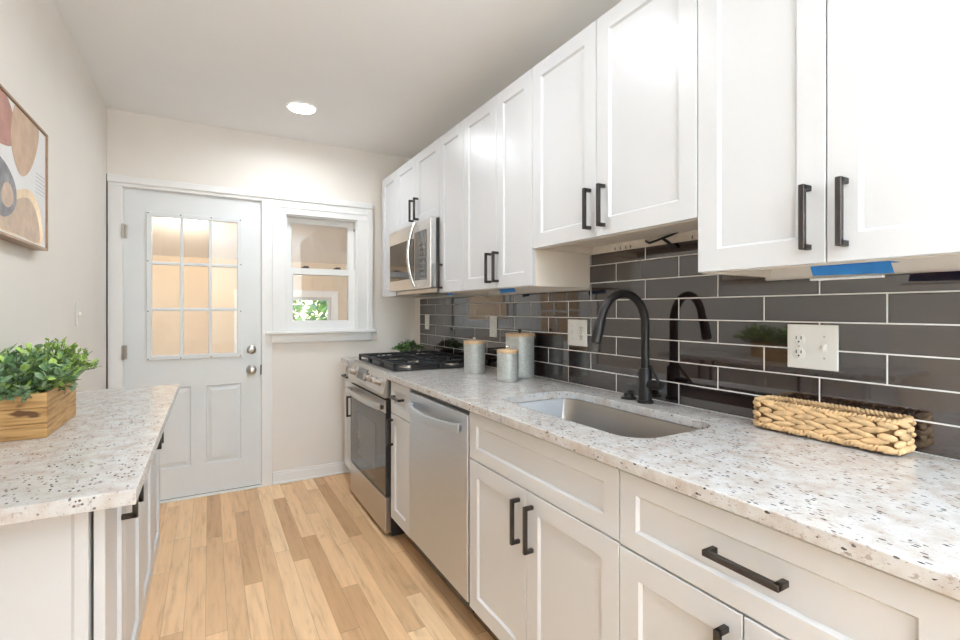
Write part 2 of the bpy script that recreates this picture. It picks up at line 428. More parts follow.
# half-glazed door
dy0, dy1 = YB+.004, YB+.046
LX0, LX1, LZ0, LZ1 = -.356, .200, .930, 1.895
dm = wall_with_holes(dy0, dy1, DX0, DX1, .016, DZ1, [(LX0+.02, LX1-.02, LZ0+.02, LZ1-.02), (-.372, -.108, .215, .745), (-.022, .194, .215, .745)])
def raised(m, x0, x1, z0, z1, y):
    def r(i, d): return [(x0+i, y+d, z0+i), (x1-i, y+d, z0+i), (x1-i, y+d, z1-i), (x0+i, y+d, z1-i)]
    m.loft([r(0, .02), r(0, 0), r(.006, .010), r(.014, .010), r(.036, .002), r(.042, .002)], False, True)
raised(dm, -.372, -.108, .215, .745, dy0); raised(dm, -.022, .194, .215, .745, dy0)
door = struct('door_1', dm, DOORP)
g = MB()
def ringbox(m, x0, x1, z0, z1, y0, y1, wdt, bev=.004):
    def r(i, y): return [(x0+i, y, z0+i), (x1-i, y, z0+i), (x1-i, y, z1-i), (x0+i, y, z1-i)]
    m.loft([r(0, y1), r(0, y0+bev), r(bev, y0), r(wdt-bev, y0), r(wdt, y0+bev), r(wdt, y1), r(0, y1)], False, False)
ringbox(g, LX0, LX1, LZ0, LZ1, dy0-.012, dy0+.004, .032)
ix0, ix1, iz0, iz1 = LX0+.03, LX1-.03, LZ0+.03, LZ1-.03
for k in (1, 2):
    x = ix0+(ix1-ix0)*k/3; g.box(x-.010, x+.010, dy0-.010, dy0+.012, iz0-.004, iz1+.004, .004)
    z = iz0+(iz1-iz0)*k/3; g.box(ix0-.004, ix1+.004, dy0-.009, dy0+.012, z-.010, z+.010, .004)
for xx in (LX0+.012, LX0+.19, LX1-.19, LX1-.012):
    for zz in (LZ0+.010, LZ1-.010):
        g.mi = 1; g.lathe((xx, dy0-.0125, zz), [(.004, 0), (.004, .002)], 8, 'y'); g.mi = 0
for zz in (LZ0+.32, LZ1-.32):
    for xx in (LX0+.010, LX1-.010): g.mi = 1; g.lathe((xx, dy0-.0125, zz), [(.004, 0), (.004, .002)], 8, 'y'); g.mi = 0
build('glazing_frame', g, [DOORP, SEAM], door)
build('glass_pane', bx(LX0+.021, LX1-.021, dy0+.016, dy0+.019, LZ0+.021, LZ1-.021), GLASS, door)
k = MB(); k.lathe((.258, dy0, .978), [(.030, 0), (.030, -.008), (.022, -.016), (.016, -.018)], 28, 'y'); k.box(.254, .262, dy0-.030, dy0-.016, .966, .990, .002)
build('deadbolt', k, NICKEL, door, smooth=40)
k = MB(); k.lathe((.258, dy0, .838), [(.033, 0), (.033, -.006), (.026, -.012), (.012, -.016), (.012, -.034), (.022, -.040), (.029, -.052), (.027, -.064), (.016, -.070)], 28, 'y')
build('door_knob', k, NICKEL, door, smooth=50)
for z in (1.755, .99, .22):
    k = MB(); k.lathe((DX0-.002, YB-.022, z-.045), [(.007, 0), (.007, .09)], 10); k.box(DX0+.0005, DX0+.018, dy0-.004, dy0, z-.044, z+.044)
    build('hinge', k, NICKEL, door)
build('strike_plate', bx(DX1-.004, DX1+.004, YB-.0195, YB-.0175, .80, .87), BRONZE, door)
build('door_sweep', bx(DX0+.002, DX1-.002, dy0+.002, dy1-.002, .0125, .0158), SEAM, door)

# sunroom behind
SY1 = 5.70; SX0, SX1 = -1.6, 2.6
def slope_z(y): return 2.42 - (y-(YB+BT))*(2.42-1.80)/(SY1-(YB+BT))
FW = (.30, 1.235, .55, 1.405)
struct('floor_sunroom', bx(SX0, SX1, YB, SY1+.1, -.1, -.001), plain('sunroom_floor_board', (.66, .56, .46), .6))
struct('wall_sunroom_far', wall_with_holes(SY1, SY1+.1, SX0, SX1, 0, 1.86, [FW]), PORCH)
struct('wall_sunroom_left', bx(SX0-.1, SX0, YB+BT, SY1+.1, 0, 2.5), PORCH)
struct('wall_sunroom_right', bx(SX1, SX1+.1, YB+BT, SY1+.1, 0, 2.5), PORCH)
m = MB(); ya, yb = YB+BT, SY1+.1
m.prism([(SX0, ya, slope_z(ya)), (SX0, yb, slope_z(yb)), (SX0, yb, slope_z(yb)+.1), (SX0, ya, slope_z(ya)+.1)], (SX1-SX0, 0, 0))
struct('ceiling_sunroom', m, PORCHC)
m = MB()
for x in (-.95, -.55, -.15, .12, 1.62): m.box(x, x+.012, SY1-.006, SY1, 0, 1.78)
struct('trim_4', m, PORCH)
m = MB(); ringbox(m, FW[0]-.075, FW[1]+.075, FW[2]-.075, FW[3]+.075, SY1-.02, SY1, .08)
struct('trim_5', m, PORCHC)
wm = MB(); ringbox(wm, FW[0], FW[1], FW[2], FW[3], SY1+.02, SY1+.06, .035)
w2 = struct('window_2', wm, TRIM)
build('glass_pane', bx(FW[0]+.03, FW[1]-.03, SY1+.038, SY1+.042, FW[2]+.03, FW[3]-.03), GLASS, w2)

# tiled backsplash
m = MB(); TS = .008
m.box(XR-TS, XR, -.7, .849, .914, 1.345); m.box(XR-TS, XR, .849, 1.621, .914, 1.502); m.box(XR-TS, XR, 1.621, 3.604, .914, 1.345)
bs = struct('trim_6', m, TILE)
m = MB(); m.box(XR-.004, XR, .851, 1.619, 1.502, 1.62)
struct('trim_7', m, DRY)

# ------------------------------------------------------------------ cabinets
STILE = .058
def axes(face, sgn):
    """maps (along, height, out) to room coordinates; out>0 points into the room"""
    return lambda a, z, o: (face + sgn*o, a, z)
def door_mesh(P, a0, a1, z0, z1, th=.019, stile=STILE, rec=.008, rail=None):
    m = MB(); rail = rail or stile
    def r(ia, iz, o): return [P(a0+ia, z0+iz, o), P(a1-ia, z0+iz, o), P(a1-ia, z1-iz, o), P(a0+ia, z1-iz, o)]
    m.loft([r(0, 0, 0), r(0, 0, th-.0015), r(.0015, .0015, th), r(stile, rail, th), r(stile+.006, rail+.006, th-rec)])
    return m
def pull(P, a, z, vertical=True, L=.143, out=.034, wdt=.012, base=.019):
    m = MB()
    def b3(a0, a1, z0, z1, o0, o1):
        p, q = Vector(P(a0, z0, o0)), Vector(P(a1, z1, o1))
        m.box(min(p.x, q.x), max(p.x, q.x), min(p.y, q.y), max(p.y, q.y), min(p.z, q.z), max(p.z, q.z), .0012, 1)
    h, t = L/2, wdt/2
    if vertical:
        b3(a-t, a+t, z-h, z+h, base+out-wdt, base+out)
        for s in (-1, 1): b3(a-t, a+t, z+s*h-(wdt if s > 0 else 0), z+s*h+(0 if s > 0 else wdt), base, base+out-.002)
    else:
        b3(a-h, a+h, z-t, z+t, base+out-wdt, base+out)
        for s in (-1, 1): b3(a+s*h-(wdt if s > 0 else 0), a+s*h+(0 if s > 0 else wdt), z-t, z+t, base, base+out-.002)
    return m
GAP = .0015
FX = XR-.325+.019                                          # carcass front of the wall cabinets
PU = axes(FX, -1)
UTOP = 2.262
def wall_cabinet(y0, y1, z0, doors, label, lip=.028):
    """doors: list of (y0, y1, handle_y or None, handle_z)"""
    t = thing('wall_cabinet', ((FX+XR)/2, (y0+y1)/2, z0), label, 'cabinet', 'white wall cabinets')
    m = MB(); p = .016; e = .0006
    m.box(FX, XR-.0005, y0+e, y0+p, z0, UTOP); m.box(FX, XR-.0005, y1-p, y1-e, z0, UTOP)
    m.box(FX, XR-.0005, y0+p, y1-p, z0+lip, z0+lip+p); m.box(FX, XR-.0005, y0+p, y1-p, UTOP-p, UTOP)
    m.box(XR-.012, XR-.0005, y0+p, y1-p, z0+lip+p, UTOP-p)
    m.box(FX, FX+.018, y0+p, y1-p, z0, z0+.04)
    build('carcass', m, CARC, t)
    for a0, a1, hy, hz in doors:
        d = build('door', door_mesh(PU, a0+GAP, a1-GAP, z0+.002, UTOP-.001), CAB, t)
        if hy is not None: build('handle', pull(PU, hy, hz), BRONZE, d)
    return t
UB = 1.357
wall_cabinet(3.276, 3.600, UB, [(3.276, 3.600, None, 0)], 'narrow white wall cabinet left of the microwave, end of the row by the window')
wall_cabinet(2.540, 3.276, 1.800, [(2.905, 3.276, 2.945, 1.905), (2.540, 2.905, 2.866, 1.905)], 'short white two-door wall cabinet directly above the microwave')
wall_cabinet(2.241, 2.540, UB, [(2.241, 2.540, 2.500, 1.452)], 'narrow single-door white wall cabinet just right of the microwave')
wall_cabinet(1.621, 2.241, UB, [(1.907, 2.241, 1.955, 1.456), (1.621, 1.907, 1.888, 1.456)], 'tall two-door white wall cabinet above the three canisters')
wall_cabinet(.849, 1.621, 1.508, [(1.244, 1.621, 1.272, 1.610), (.849, 1.244, 1.203, 1.610)], 'shorter two-door white wall cabinet raised above the sink')
wall_cabinet(.227, .849, UB, [(.534, .849, .568, 1.461), (.227, .534, .497, 1.461)], 'nearest two-door white wall cabinet above the wicker basket')

# base cabinets
FB = .857+.019
PB = axes(FB, -1)
CT = .884
def base_cabinet(y0, y1, label, fronts, z0=.125):
    t = thing('base_cabinet', ((FB+XR)/2, (y0+y1)/2, 0), label, 'cabinet', 'white base cabinets')
    m = MB(); e = .0006; p = .018
    m.box(FB, XR-.001, y0+e, y0+p, z0-.01, CT-.001); m.box(FB, XR-.001, y1-p, y1-e, z0-.01, CT-.001)
    m.box(FB, XR-.001, y0+p, y1-p, z0-.01, z0+.008); m.box(XR-.012, XR-.001, y0+p, y1-p, z0+.008, CT-.001)
    m.box(FB, FB+.018, y0+p, y1-p, CT-.03, CT-.001)
    build('carcass', m, CAB, t)
    build('toe_kick', bx(.945, .960, y0+e, y1-e, .0005, z0-.0105), DARKWOOD, t)
    for kind, a0, a1, b0, b1, h in fronts:
        d = build(kind, door_mesh(PB, a0+GAP, a1-GAP, b0, b1, stile=(STILE if kind == 'door' else .05), rail=(None if kind == 'door' else .045)), CAB, t)
        if h: build('handle', pull(PB, h[0], h[1], h[2]), BRONZE, d)
    return t
DARKWOOD = plain('dark_toe_board', (.20, .13, .08), .6, var=.1)
base_cabinet(3.300, 3.520, 'slim white base cabinet at the far left of the range, beneath the small granite slab',
             [('drawer', 3.300, 3.520, .704, .873, (3.41, .79, False)), ('door', 3.300, 3.520, .135, .700, (3.335, .59, True))])
base_cabinet(2.218, 2.500, 'narrow white base cabinet with one drawer between the range and the dishwasher',
             [('drawer', 2.218, 2.500, .704, .873, (2.365, .80, False)), ('door', 2.218, 2.500, .135, .700, (2.465, .603, True))])
base_cabinet(.837, 1.599, 'white two-door sink base cabinet with a false front panel, right of the dishwasher',
             [('false_front', .837, 1.599, .699, .873, None), ('door', 1.225, 1.599, .135, .695, (1.262, .589, True)), ('door', .837, 1.225, .135, .695, (1.190, .590, True))])
base_cabinet(.227, .837, 'nearest white base cabinet with one wide drawer over two doors',
             [('drawer', .227, .837, .696, .873, (.520, .790, False)), ('door', .530, .837, .135, .691, (.562, .585, True)), ('door', .227, .530, .135, .691, (.498, .585, True))])

# right-hand granite worktop with the sink cut-out
def rrect(x0, x1, y0, y1, r, n=8):
    pts = []
    for cx, cy, a0 in ((x1-r, y1-r, 0), (x0+r, y1-r, 90), (x0+r, y0+r, 180), (x1-r, y0+r, 270)):
        for k in range(n+1):
            a = math.radians(a0+90*k/n); pts.append((cx+r*math.cos(a), cy+r*math.sin(a)))
    return pts
def slab(outer, hole, z0, z1, bev=.003):
    bm = bmesh.new(); es = []
    for loop in (outer, hole) if hole else (outer,):
        vs = [bm.verts.new((x, y_, z1)) for x, y_ in loop]
        es += [bm.edges.new((vs[i], vs[(i+1) % len(vs)])) for i in range(len(vs))]
    bmesh.ops.triangle_fill(bm, use_beauty=True, use_dissolve=False, edges=es)
    r = bmesh.ops.extrude_face_region(bm, geom=bm.faces[:])
    for v in [g_ for g_ in r['geom'] if isinstance(g_, bmesh.types.BMVert)]: v.co.z = z0
    bmesh.ops.recalc_face_normals(bm, faces=bm.faces[:])
    if bev:
        ed = [e for e in bm.edges if len(e.link_faces) == 2 and e.calc_face_angle(0) > 1.2 and abs(e.verts[0].co.z-e.verts[1].co.z) < 1e-6]
        bmesh.ops.bevel(bm, geom=ed, offset=bev, segments=2, affect='EDGES', profile=.5)
    m = MB(); m.bm.free(); m.bm = bm; return m
CF = .832; CTOP = .914
SK = (.972, 1.330, .885, 1.600)
hole = rrect(*SK, .085)
o = build('granite_worktop', slab([(CF, -.55), (XR-TS-.001, -.55), (XR-TS-.001, 2.525), (CF, 2.525)], hole, CT, CTOP), GRANITE)
tag(o, 'long speckled granite worktop with the sink cut-out along the right wall', 'countertop')
o = build('granite_worktop', slab([(CF, 3.296), (XR-TS-.001, 3.296), (XR-TS-.001, 3.525), (CF, 3.525)], None, CT, CTOP), GRANITE)
tag(o, 'small granite worktop piece on the far left side of the gas range', 'countertop')

# undermount sink
t = thing('kitchen_sink', (1.15, 1.24, CT-.20), 'undermount brushed steel sink bowl set in the granite worktop', 'sink')
m = MB(); rings = []
def rr(i, r, z): return [(x, y_, z) for x, y_ in rrect(SK[0]+i, SK[1]-i, SK[2]+i, SK[3]-i, r)]
m.loft([rr(-.022, .1, CT-.0015), rr(-.004, .088, CT-.0015), rr(0, .085, CT-.008), rr(.008, .08, CT-.150), rr(.016, .075, CT-.178), rr(.04, .055, CT-.190), rr(.10, .03, CT-.193)], False, True)
build('bowl', m, SINKS, t, smooth=50)
m = MB(); m.lathe((1.16, 1.24, CT-.1925), [(.056, 0), (.056, .002), (.045, .003), (.040, .0015)], 32)
build('drain', m, CHROME, t, smooth=40)

# faucet
t = thing('kitchen_faucet', (1.403, 1.240, CTOP), 'tall matte black gooseneck faucet standing behind the sink', 'faucet')
fx, fy = 1.403, 1.240
m = MB(); m.lathe((fx, fy, CTOP), [(.029, .0003), (.029, .008), (.0245, .012), (.0235, .122), (.020, .128)], 28); build('base', m, BLACK, t, smooth=40)
# gooseneck, arc leaning into the bowl
pts = [(fx, fy, CTOP+.128), (fx, fy, 1.19)]
R = .101; dirx, diry = -1.0, .09
for k in range(0, 19):
    a = math.pi*(k/18)*.92
    off = R-R*math.cos(a); zz = 1.203+R*1.12*math.sin(a)
    pts.append((fx+dirx*off, fy+diry*off, zz))
build('neck', MB().tube(pts, .0155, 18), BLACK, t, smooth=60)
e = Vector(pts[-1]); dn = (Vector(pts[-1])-Vector(pts[-2])).normalized()
build('spray_head', MB().tube([e, e+dn*.006, e+dn*.01, e+dn*.090, e+dn*.095], [.0155, .0155, .0175, .0195, .017], 18), BLACK, t, smooth=40)
m = MB(); m.lathe((fx, fy-.018, .985), [(.017, 0), (.017, -.050), (.014, -.054)], 20, 'y')
build('valve', m, BLACK, t, smooth=40)
build('lever', MB().tube([(fx-.004, fy-.058, .985), (fx-.004, fy-.064, 1.000), (fx+.004, fy-.020, 1.052)], [.006, .0055, .0045], 10), BLACK, t, smooth=40)
t = thing('sink_hole_cover', (1.412, 1.328, CTOP), 'low black round cap on the worktop left of the faucet base', 'cap')
m = MB(); m.lathe((1.412, 1.328, CTOP), [(.030, .0003), (.030, .006), (.020, .009), (.018, .022), (.014, .024)], 26); build('cap', m, BLACK, t, smooth=40)
build('stem', MB().tube([(1.412, 1.328, CTOP+.024), (1.412, 1.328, CTOP+.030), (1.412, 1.306, CTOP+.034)], .005, 10), BLACK, t, smooth=40)

# ------------------------------------------------------------------ dishwasher
t = thing('dishwasher', (1.15, 1.909, 0), 'stainless steel dishwasher with a curved bar handle', 'dishwasher')
y0, y1 = 1.6035, 2.2135
m = MB(); m.box(FB, XR-.03, y0, y1, .10, CT-.012); build('tub', m, BLKP, t)
m = MB(); m.box(.853, FB-.001, y0+.002, y1-.002, .145, .858, .003); build('door', m, STEEL, t)
m = MB(); m.box(.862, FB-.001, y0+.002, y1-.002, .859, CT-.014, .001); build('dark_gap_strip', m, BLKP, t)  # black strip, shade of the gap above the door put into its colour
m = MB(); rings = []
for k in range(25):
    s = k/24; a = y0+.045+(y1-y0-.09)*s; out = .012+.040*math.sin(math.pi*s)**.6; sag = .010*math.sin(math.pi*s)
    cx, cz = .853-out, .800-sag
    rings.append([(cx-.008, a, cz-.016), (cx-.010, a, cz), (cx-.006, a, cz+.016), (cx+.005, a, cz+.018), (cx+.007, a, cz), (cx+.005, a, cz-.018)])
m.loft(rings)
for a in (y0+.045, y1-.045-.02): m.box(.836, .8525, a, a+.02, .785, .813, .003)
build('handle', m, STEEL, t, smooth=60)
build('toe_kick', bx(.945, .960, y0, y1, .0005, .0995), DARKWOOD, t)

# ------------------------------------------------------------------ gas range
RY0, RY1 = 2.532, 3.290
t = thing('gas_range', (1.15, (RY0+RY1)/2, 0), 'stainless slide-in gas range with a black glass oven door', 'stove')
m = MB(); m.box(.872, XR-TS-.002, RY0, RY1, .012, .898)
for a in (RY0+.05, RY1-.09):
    for x in (.90, 1.40): m.box(x, x+.04, a, a+.04, .0005, .012)
build('body', m, BLKP, t)
d = build('oven_door', bx(.843, .871, RY0+.004, RY1-.004, .232, .760, .003), BLKP, t)
build('door_band', bx(.838, .8428, RY0+.004, RY1-.004, .690, .760, .002), STEELW, d)
build('oven_window', bx(.8395, .8428, RY0+.004, RY1-.004, .236, .688, .0015), BGLASS, d)
m = MB(); m.box(.8388, .8394, RY0+.18, RY1-.18, .33, .60); build('window_print', m, GREYP, d)
m = MB(); rings = []
for k in range(21):
    s = k/20; a = RY0+.03+(RY1-RY0-.06)*s; out = .018+.030*math.sin(math.pi*s)**.5
    cx, cz = .840-out, .722
    rings.append([(cx+.010*math.cos(q), a, cz+.017*math.sin(q)) for q in [2*math.pi*j/10 for j in range(10)]])
m.loft(rings)
for a in (RY0+.03, RY1-.055): m.box(.815, .8378, a, a+.025, .708, .736, .004)
build('handle', m, STEELW, d, smooth=60)
build('storage_drawer', bx(.838, .871, RY0+.004, RY1-.004, .030, .226, .004), STEELW, t)
# sloping control panel
m = MB(); pr = [(.832, RY0, .775), (.824, RY0, .800), (.852, RY0, .905), (.885, RY0, .918), (.885, RY0, .775)]
m.prism(pr, (0, RY1-RY0, 0)); pan = build('control_panel', m, STEELW, t)
nrm = Vector((-(.905-.800), 0, (.852-.824))).normalized(); up = Vector((.852-.824, 0, .905-.800)).normalized()
def on_panel(a, s, o): return Vector((.824, a, .800)) + up*s + nrm*o
m = MB(); q = [on_panel(2.885, .022, .0004), on_panel(3.09, .022, .0004), on_panel(3.09, .094, .0004), on_panel(2.885, .094, .0004)]
m.prism(q, nrm*.002); build('display', m, GREYP, pan)
for a in (3.235, 3.155, 2.815, 2.725, 2.630):
    m = MB(); rings = []
    for rad, o in ((.026, .0004), (.026, .006), (.020, .010), (.018, .034), (.015, .036)):
        rings.append([on_panel(a, .056, o) + (Vector((0, 1, 0))*math.cos(2*math.pi*j/24) + up*math.sin(2*math.pi*j/24))*rad for j in range(24)])
    m.loft(rings); 
    p0, p1 = on_panel(a, .040, .034), on_panel(a, .072, .046)
    m.prism([on_panel(a-.004, .040, .035), on_panel(a+.004, .040, .035), on_panel(a+.004, .072, .035), on_panel(a-.004, .072, .035)], nrm*.009)
    build('knob', m, NICKEL, t, smooth=40)
# cooktop
m = MB(); m.box(.860, XR-TS-.003, RY0, RY1, .899, .915, .004); build('cooktop', m, STEELW, t)
build('burner_pan', bx(.895, XR-TS-.02, RY0+.015, RY1-.015, .9152, .919, .001), BLKP, t)
for bxx, by, r in ((1.03, RY0+.16, .045), (1.03, RY1-.16, .045), (1.32, RY0+.16, .036), (1.32, RY1-.16, .036), (1.175, (RY0+RY1)/2, .05)):
    m = MB(); m.lathe((bxx, by, .919), [(r*1.25, .0003), (r*1.2, .006), (r, .008), (r, .016)], 24); b_ = build('burner', m, NICKEL, t, smooth=40)
    m = MB(); m.lathe((bxx, by, .919), [(r*.92, .0163), (r*.92, .022), (r*.8, .025)], 24); build('burner_cap', m, IRON, b_, smooth=40)
gw = (RY1-RY0-.03)/3
for k in range(3):
    a0 = RY0+.015+gw*k+.002; a1 = a0+gw-.004; m = MB(); z0, z1, b = .944, .958, .0075
    x0, x1 = .893, XR-TS-.022
    for a in (a0, a1-b*2): m.box(x0, x1, a, a+b*2, z0, z1, .002, 1)
    for x in (x0, (x0+x1)/2-b, x1-2*b): m.box(x, x+2*b, a0, a1, z0, z1, .002, 1)
    am = (a0+a1)/2
    for xs, xe in ((x0, x0+.095), ((x0+x1)/2-.09, (x0+x1)/2+.09), (x1-.095, x1)): m.box(xs, xe, am-b*.8, am+b*.8, z0, z1, .002, 1)
    for x in (1.03, 1.32):
        m.box(x-b*.8, x+b*.8, a0, a0+.075, z0, z1, .002, 1); m.box(x-b*.8, x+b*.8, a1-.075, a1, z0, z1, .002, 1)
    for x in (x0, (x0+x1)/2-b, x1-2*b):
        for a in (a0, a1-2*b): m.box(x, x+2*b, a, a+2*b, .9193, z0+.002)
    build('grate', m, IRON, t)

# ------------------------------------------------------------------ microwave
t = thing('microwave', (1.29, 2.908, 1.395), 'stainless over-the-range microwave mounted above the gas range', 'microwave')
MY0, MY1, MZ0, MZ1 = 2.5445, 3.272, 1.376, 1.797
m = MB(); m.box(1.150, XR-.002, MY0+.002, MY1-.002, MZ0+.012, MZ1-.002); m.mi = 1; m.box(1.16, XR-.01, MY0+.02, MY1-.03, MZ0-.012, MZ0+.0115)
build('housing', m, [BLKP, NICKEL], t)
d = build('door', bx(1.109, 1.149, MY0, MY1, MZ0+.010, MZ1, .004), STEELW, t)
build('window', bx(1.1065, 1.1088, 2.80, MY1-.025, 1.455, 1.705, .001), BGLASS, d)
m = MB(); m.box(1.1065, 1.1088, MY0+.055, 2.785, 1.440, 1.735, .001); build('control_panel', m, GREYP, d)
m = MB()
for r_ in range(7):
    for c_ in range(3):
        a = MY0+.068+c_*.035; z = 1.452+r_*.032; m.box(1.1052, 1.1064, a, a+.022, z, z+.014, .0004, 1)
build('buttons', m, BLKP, d)
m = MB()
pts = []
for k in range(23):
    s = k/22; pts.append((1.098-.043*math.sin(math.pi*s)**.8, 2.760, 1.405+.385*s))
m.tube(pts, .011, 14)
for z in (1.407, 1.788): m.box(1.092, 1.1088, 2.750, 2.770, z-.010, z+.010, .003)
build('handle', m, CHROME, d, smooth=60)
m = MB()
for a in (MY0+.10, MY0+.40): m.box(1.20, 1.30, a, a+.20, MZ0-.0132, MZ0-.0122)
build('filter', m, GREYP, t)

# ------------------------------------------------------------------ wall plates
def plate(name, y0, y1, z0, z1, label, gangs, cat='outlet'):
    x = XR-TS-.0004
    t = thing(name, (x, (y0+y1)/2, z0), label, cat)
    build('cover_plate', bx(x-.006, x, y0, y1, z0, z1, .002), PLATE, t)
    n = len(gangs); zc = (z0+z1)/2
    for i, g_ in enumerate(gangs):
        yc = y1-(y1-y0)*(i+.5)/n
        if g_ == 'outlet':
            for dz in (.020, -.020):
                m = MB(); m.lathe((x-.006, yc, zc+dz), [(.0165, -.0001), (.0165, -.0018), (.015, -.0025)], 24, 'x')
                r_ = build('receptacle', m, PLATE, t, smooth=40)
                m = MB()
                for s_ in (-.0065, .0065): m.box(x-.0089, x-.0086, yc+s_-.0013, yc+s_+.0013, zc+dz, zc+dz+.009)
                m.lathe((x-.0086, yc, zc+dz-.007), [(.0026, 0), (.0026, -.0003)], 10, 'x')
                build('slots', m, DARK, r_)
        else:
            m = MB(); m.box(x-.0075, x-.0061, yc-.006, yc+.006, zc-.013, zc+.013, .0005)
            m.loft([[(x-.0075, yc-.004, zc-.002), (x-.0075, yc+.004, zc-.002), (x-.0075, yc+.004, zc+.010), (x-.0075, yc-.004, zc+.010)],
                    [(x-.018, yc-.003, zc-.010), (x-.018, yc+.003, zc-.010), (x-.018, yc+.003, zc-.004), (x-.018, yc-.003, zc-.004)]])
            build('toggle', m, PLATE, t)
        for z in ((zc,) if g_ == 'outlet' else (zc+.030, zc-.030)):
            m = MB(); m.lathe((x-.0061, yc, z), [(.003, 0), (.003, -.0008)], 10, 'x'); build('screw', m, NICKEL, t)
plate('wall_outlet', .648, .778, 1.090, 1.215, 'wide ivory wall plate with outlet and toggle switch above the wicker basket', ['outlet', 'toggle'])
plate('wall_outlet', 1.636, 1.766, 1.092, 1.213, 'ivory two-gang wall plate on the tiles left of the faucet', ['toggle', 'outlet'])
plate('wall_switch', 2.412, 2.492, 1.096, 1.220, 'single ivory switch plate on the tiles above the left canister', ['toggle'], 'switch')
plate('wall_switch', 3.410, 3.490, 1.108, 1.225, 'single ivory switch plate on the tiles behind the gas range', ['toggle'], 'switch')
t = thing('wall_switch', (XL, 2.97, 1.175), 'white light switch plate on the left wall beside the door', 'switch')
build('cover_plate', bx(XL+.0004, XL+.006, 2.932, 3.008, 1.178, 1.294, .002), PLATE, t)
build('toggle', bx(XL+.0061, XL+.016, 2.965, 2.975, 1.232, 1.246, .002), PLATE, t)

# ------------------------------------------------------------------ canisters
def canister(x, y, r, h, label, knob_mat):
    t = thing('canister', (x, y, CTOP), label, 'canister', 'galvanised canisters by the range')
    m = MB(); lid = .016
    m.lathe((x, y, CTOP), [(r*.97, .0004), (r, .004), (r, h*.10), (r*1.012, h*.105), (r*1.012, h*.115), (r, h*.12), (r, h*.84), (r*1.012, h*.845), (r*1.012, h*.86), (r, h*.865), (r, h-lid)], 40)
    build('body', m, GALV, t, smooth=35)
    m = MB(); m.lathe((x, y, CTOP+h-lid), [(r*.98, .0003), (r*1.03, .001), (r*1.03, lid-.002), (r*1.0, lid)], 40); l = build('lid', m, LIDW, t, smooth=35)
    m = MB(); m.lathe((x, y, CTOP+h), [(.005, .0002), (.004, .005), (.009, .010), (.010, .015), (.007, .020), (.002, .021)], 20); build('knob', m, knob_mat, l, smooth=60)
canister(1.262, 2.292, .058, .176, 'medium galvanised canister with wooden lid, nearest the gas range', CHROME)
canister(1.258, 1.952, .052, .152, 'smallest galvanised canister with wooden lid, in front of the tallest one', CHROME)
canister(1.386, 2.036, .073, .225, 'tallest galvanised canister with wooden lid, standing against the tiles', BLACK)

# ------------------------------------------------------------------ wicker basket
t = thing('wicker_basket', (1.435, .640, CTOP), 'long shallow woven straw basket against the tiles on the worktop', 'basket')
bx0, bx1, by0, by1, bh = 1.380, 1.472, .487, .822, .080
loop = rrect(bx0, bx1, by0, by1, .018, 4)
def loop_pts(pts):
    P_ = [Vector((x, y_, 0)) for x, y_ in pts]; n = len(P_); L = [0]
    for i in range(n): L.append(L[-1]+(P_[(i+1) % n]-P_[i]).length)
    def at(s):
        s %= L[-1]
        for i in range(n):
            if s <= L[i+1]:
                f = (s-L[i])/max(1e-9, L[i+1]-L[i]); return P_[i].lerp(P_[(i+1) % n], f), (P_[(i+1) % n]-P_[i]).normalized()
    return at, L[-1]
at, LL = loop_pts(loop)
rows = 5; n = 16; rnd = random.Random(3)
m = MB()
m.mi = 1; inner = rrect(bx0+.006, bx1-.006, by0+.006, by1-.006, .014, 4); inner2 = rrect(bx0+.010, bx1-.010, by0+.010, by1-.010, .012, 4)
m.loft([[(x, y_, CTOP+.005) for x, y_ in inner], [(x, y_, CTOP+bh-.006) for x, y_ in inner], [(x, y_, CTOP+bh-.006) for x, y_ in inner2], [(x, y_, CTOP+.012) for x, y_ in inner2]], True, True)
m.mi = 0
for r_ in range(rows):
    z = CTOP+.0150+(bh-.0235)*r_/(rows-1)
    for k in range(n):
        s = (k+.5*(r_ % 2))*LL/n; p, d_ = at(s); out = Vector((d_.y, -d_.x, 0)); tl = rnd.uniform(.14, .24)*(1 if r_ % 2 else -1)
        bend = at(s-.03)[1].dot(at(s+.03)[1]); ln = LL/n*(.62 if bend > .9 else .40); tl *= (1 if bend > .9 else .5)
        dd = (d_+Vector((0, 0, tl))).normalized(); o3 = out; u3 = dd.cross(o3).normalized()
        rot = Matrix((dd, o3, u3)).transposed()
        m.ball(p+out*.001+Vector((0, 0, z)), ln, .0062, .0086*rnd.uniform(.9, 1.1), 2, rot)
build('woven_body', m, [STRAW, STRAWD], t, smooth=60)
def braid(zc, nn, rad, off):
    m = MB()
    for k in range(nn):
        s = k*LL/nn; p, d_ = at(s); out = Vector((d_.y, -d_.x, 0))
        dd = (d_*.6+Vector((0, 0, .8 if k % 2 else .5))).normalized(); u3 = dd.cross(out).normalized()
        m.ball(p+out*off+Vector((0, 0, zc)), LL/nn*.95, rad, rad*.75, 2, Matrix((dd, out, u3)).transposed())
    return m
build('braided_rim', braid(CTOP+bh+.001, 84, .0068, -.001), STRAW, t, smooth=60)
build('braided_foot', braid(CTOP+.0140, 70, .006, .002), STRAW, t, smooth=60)

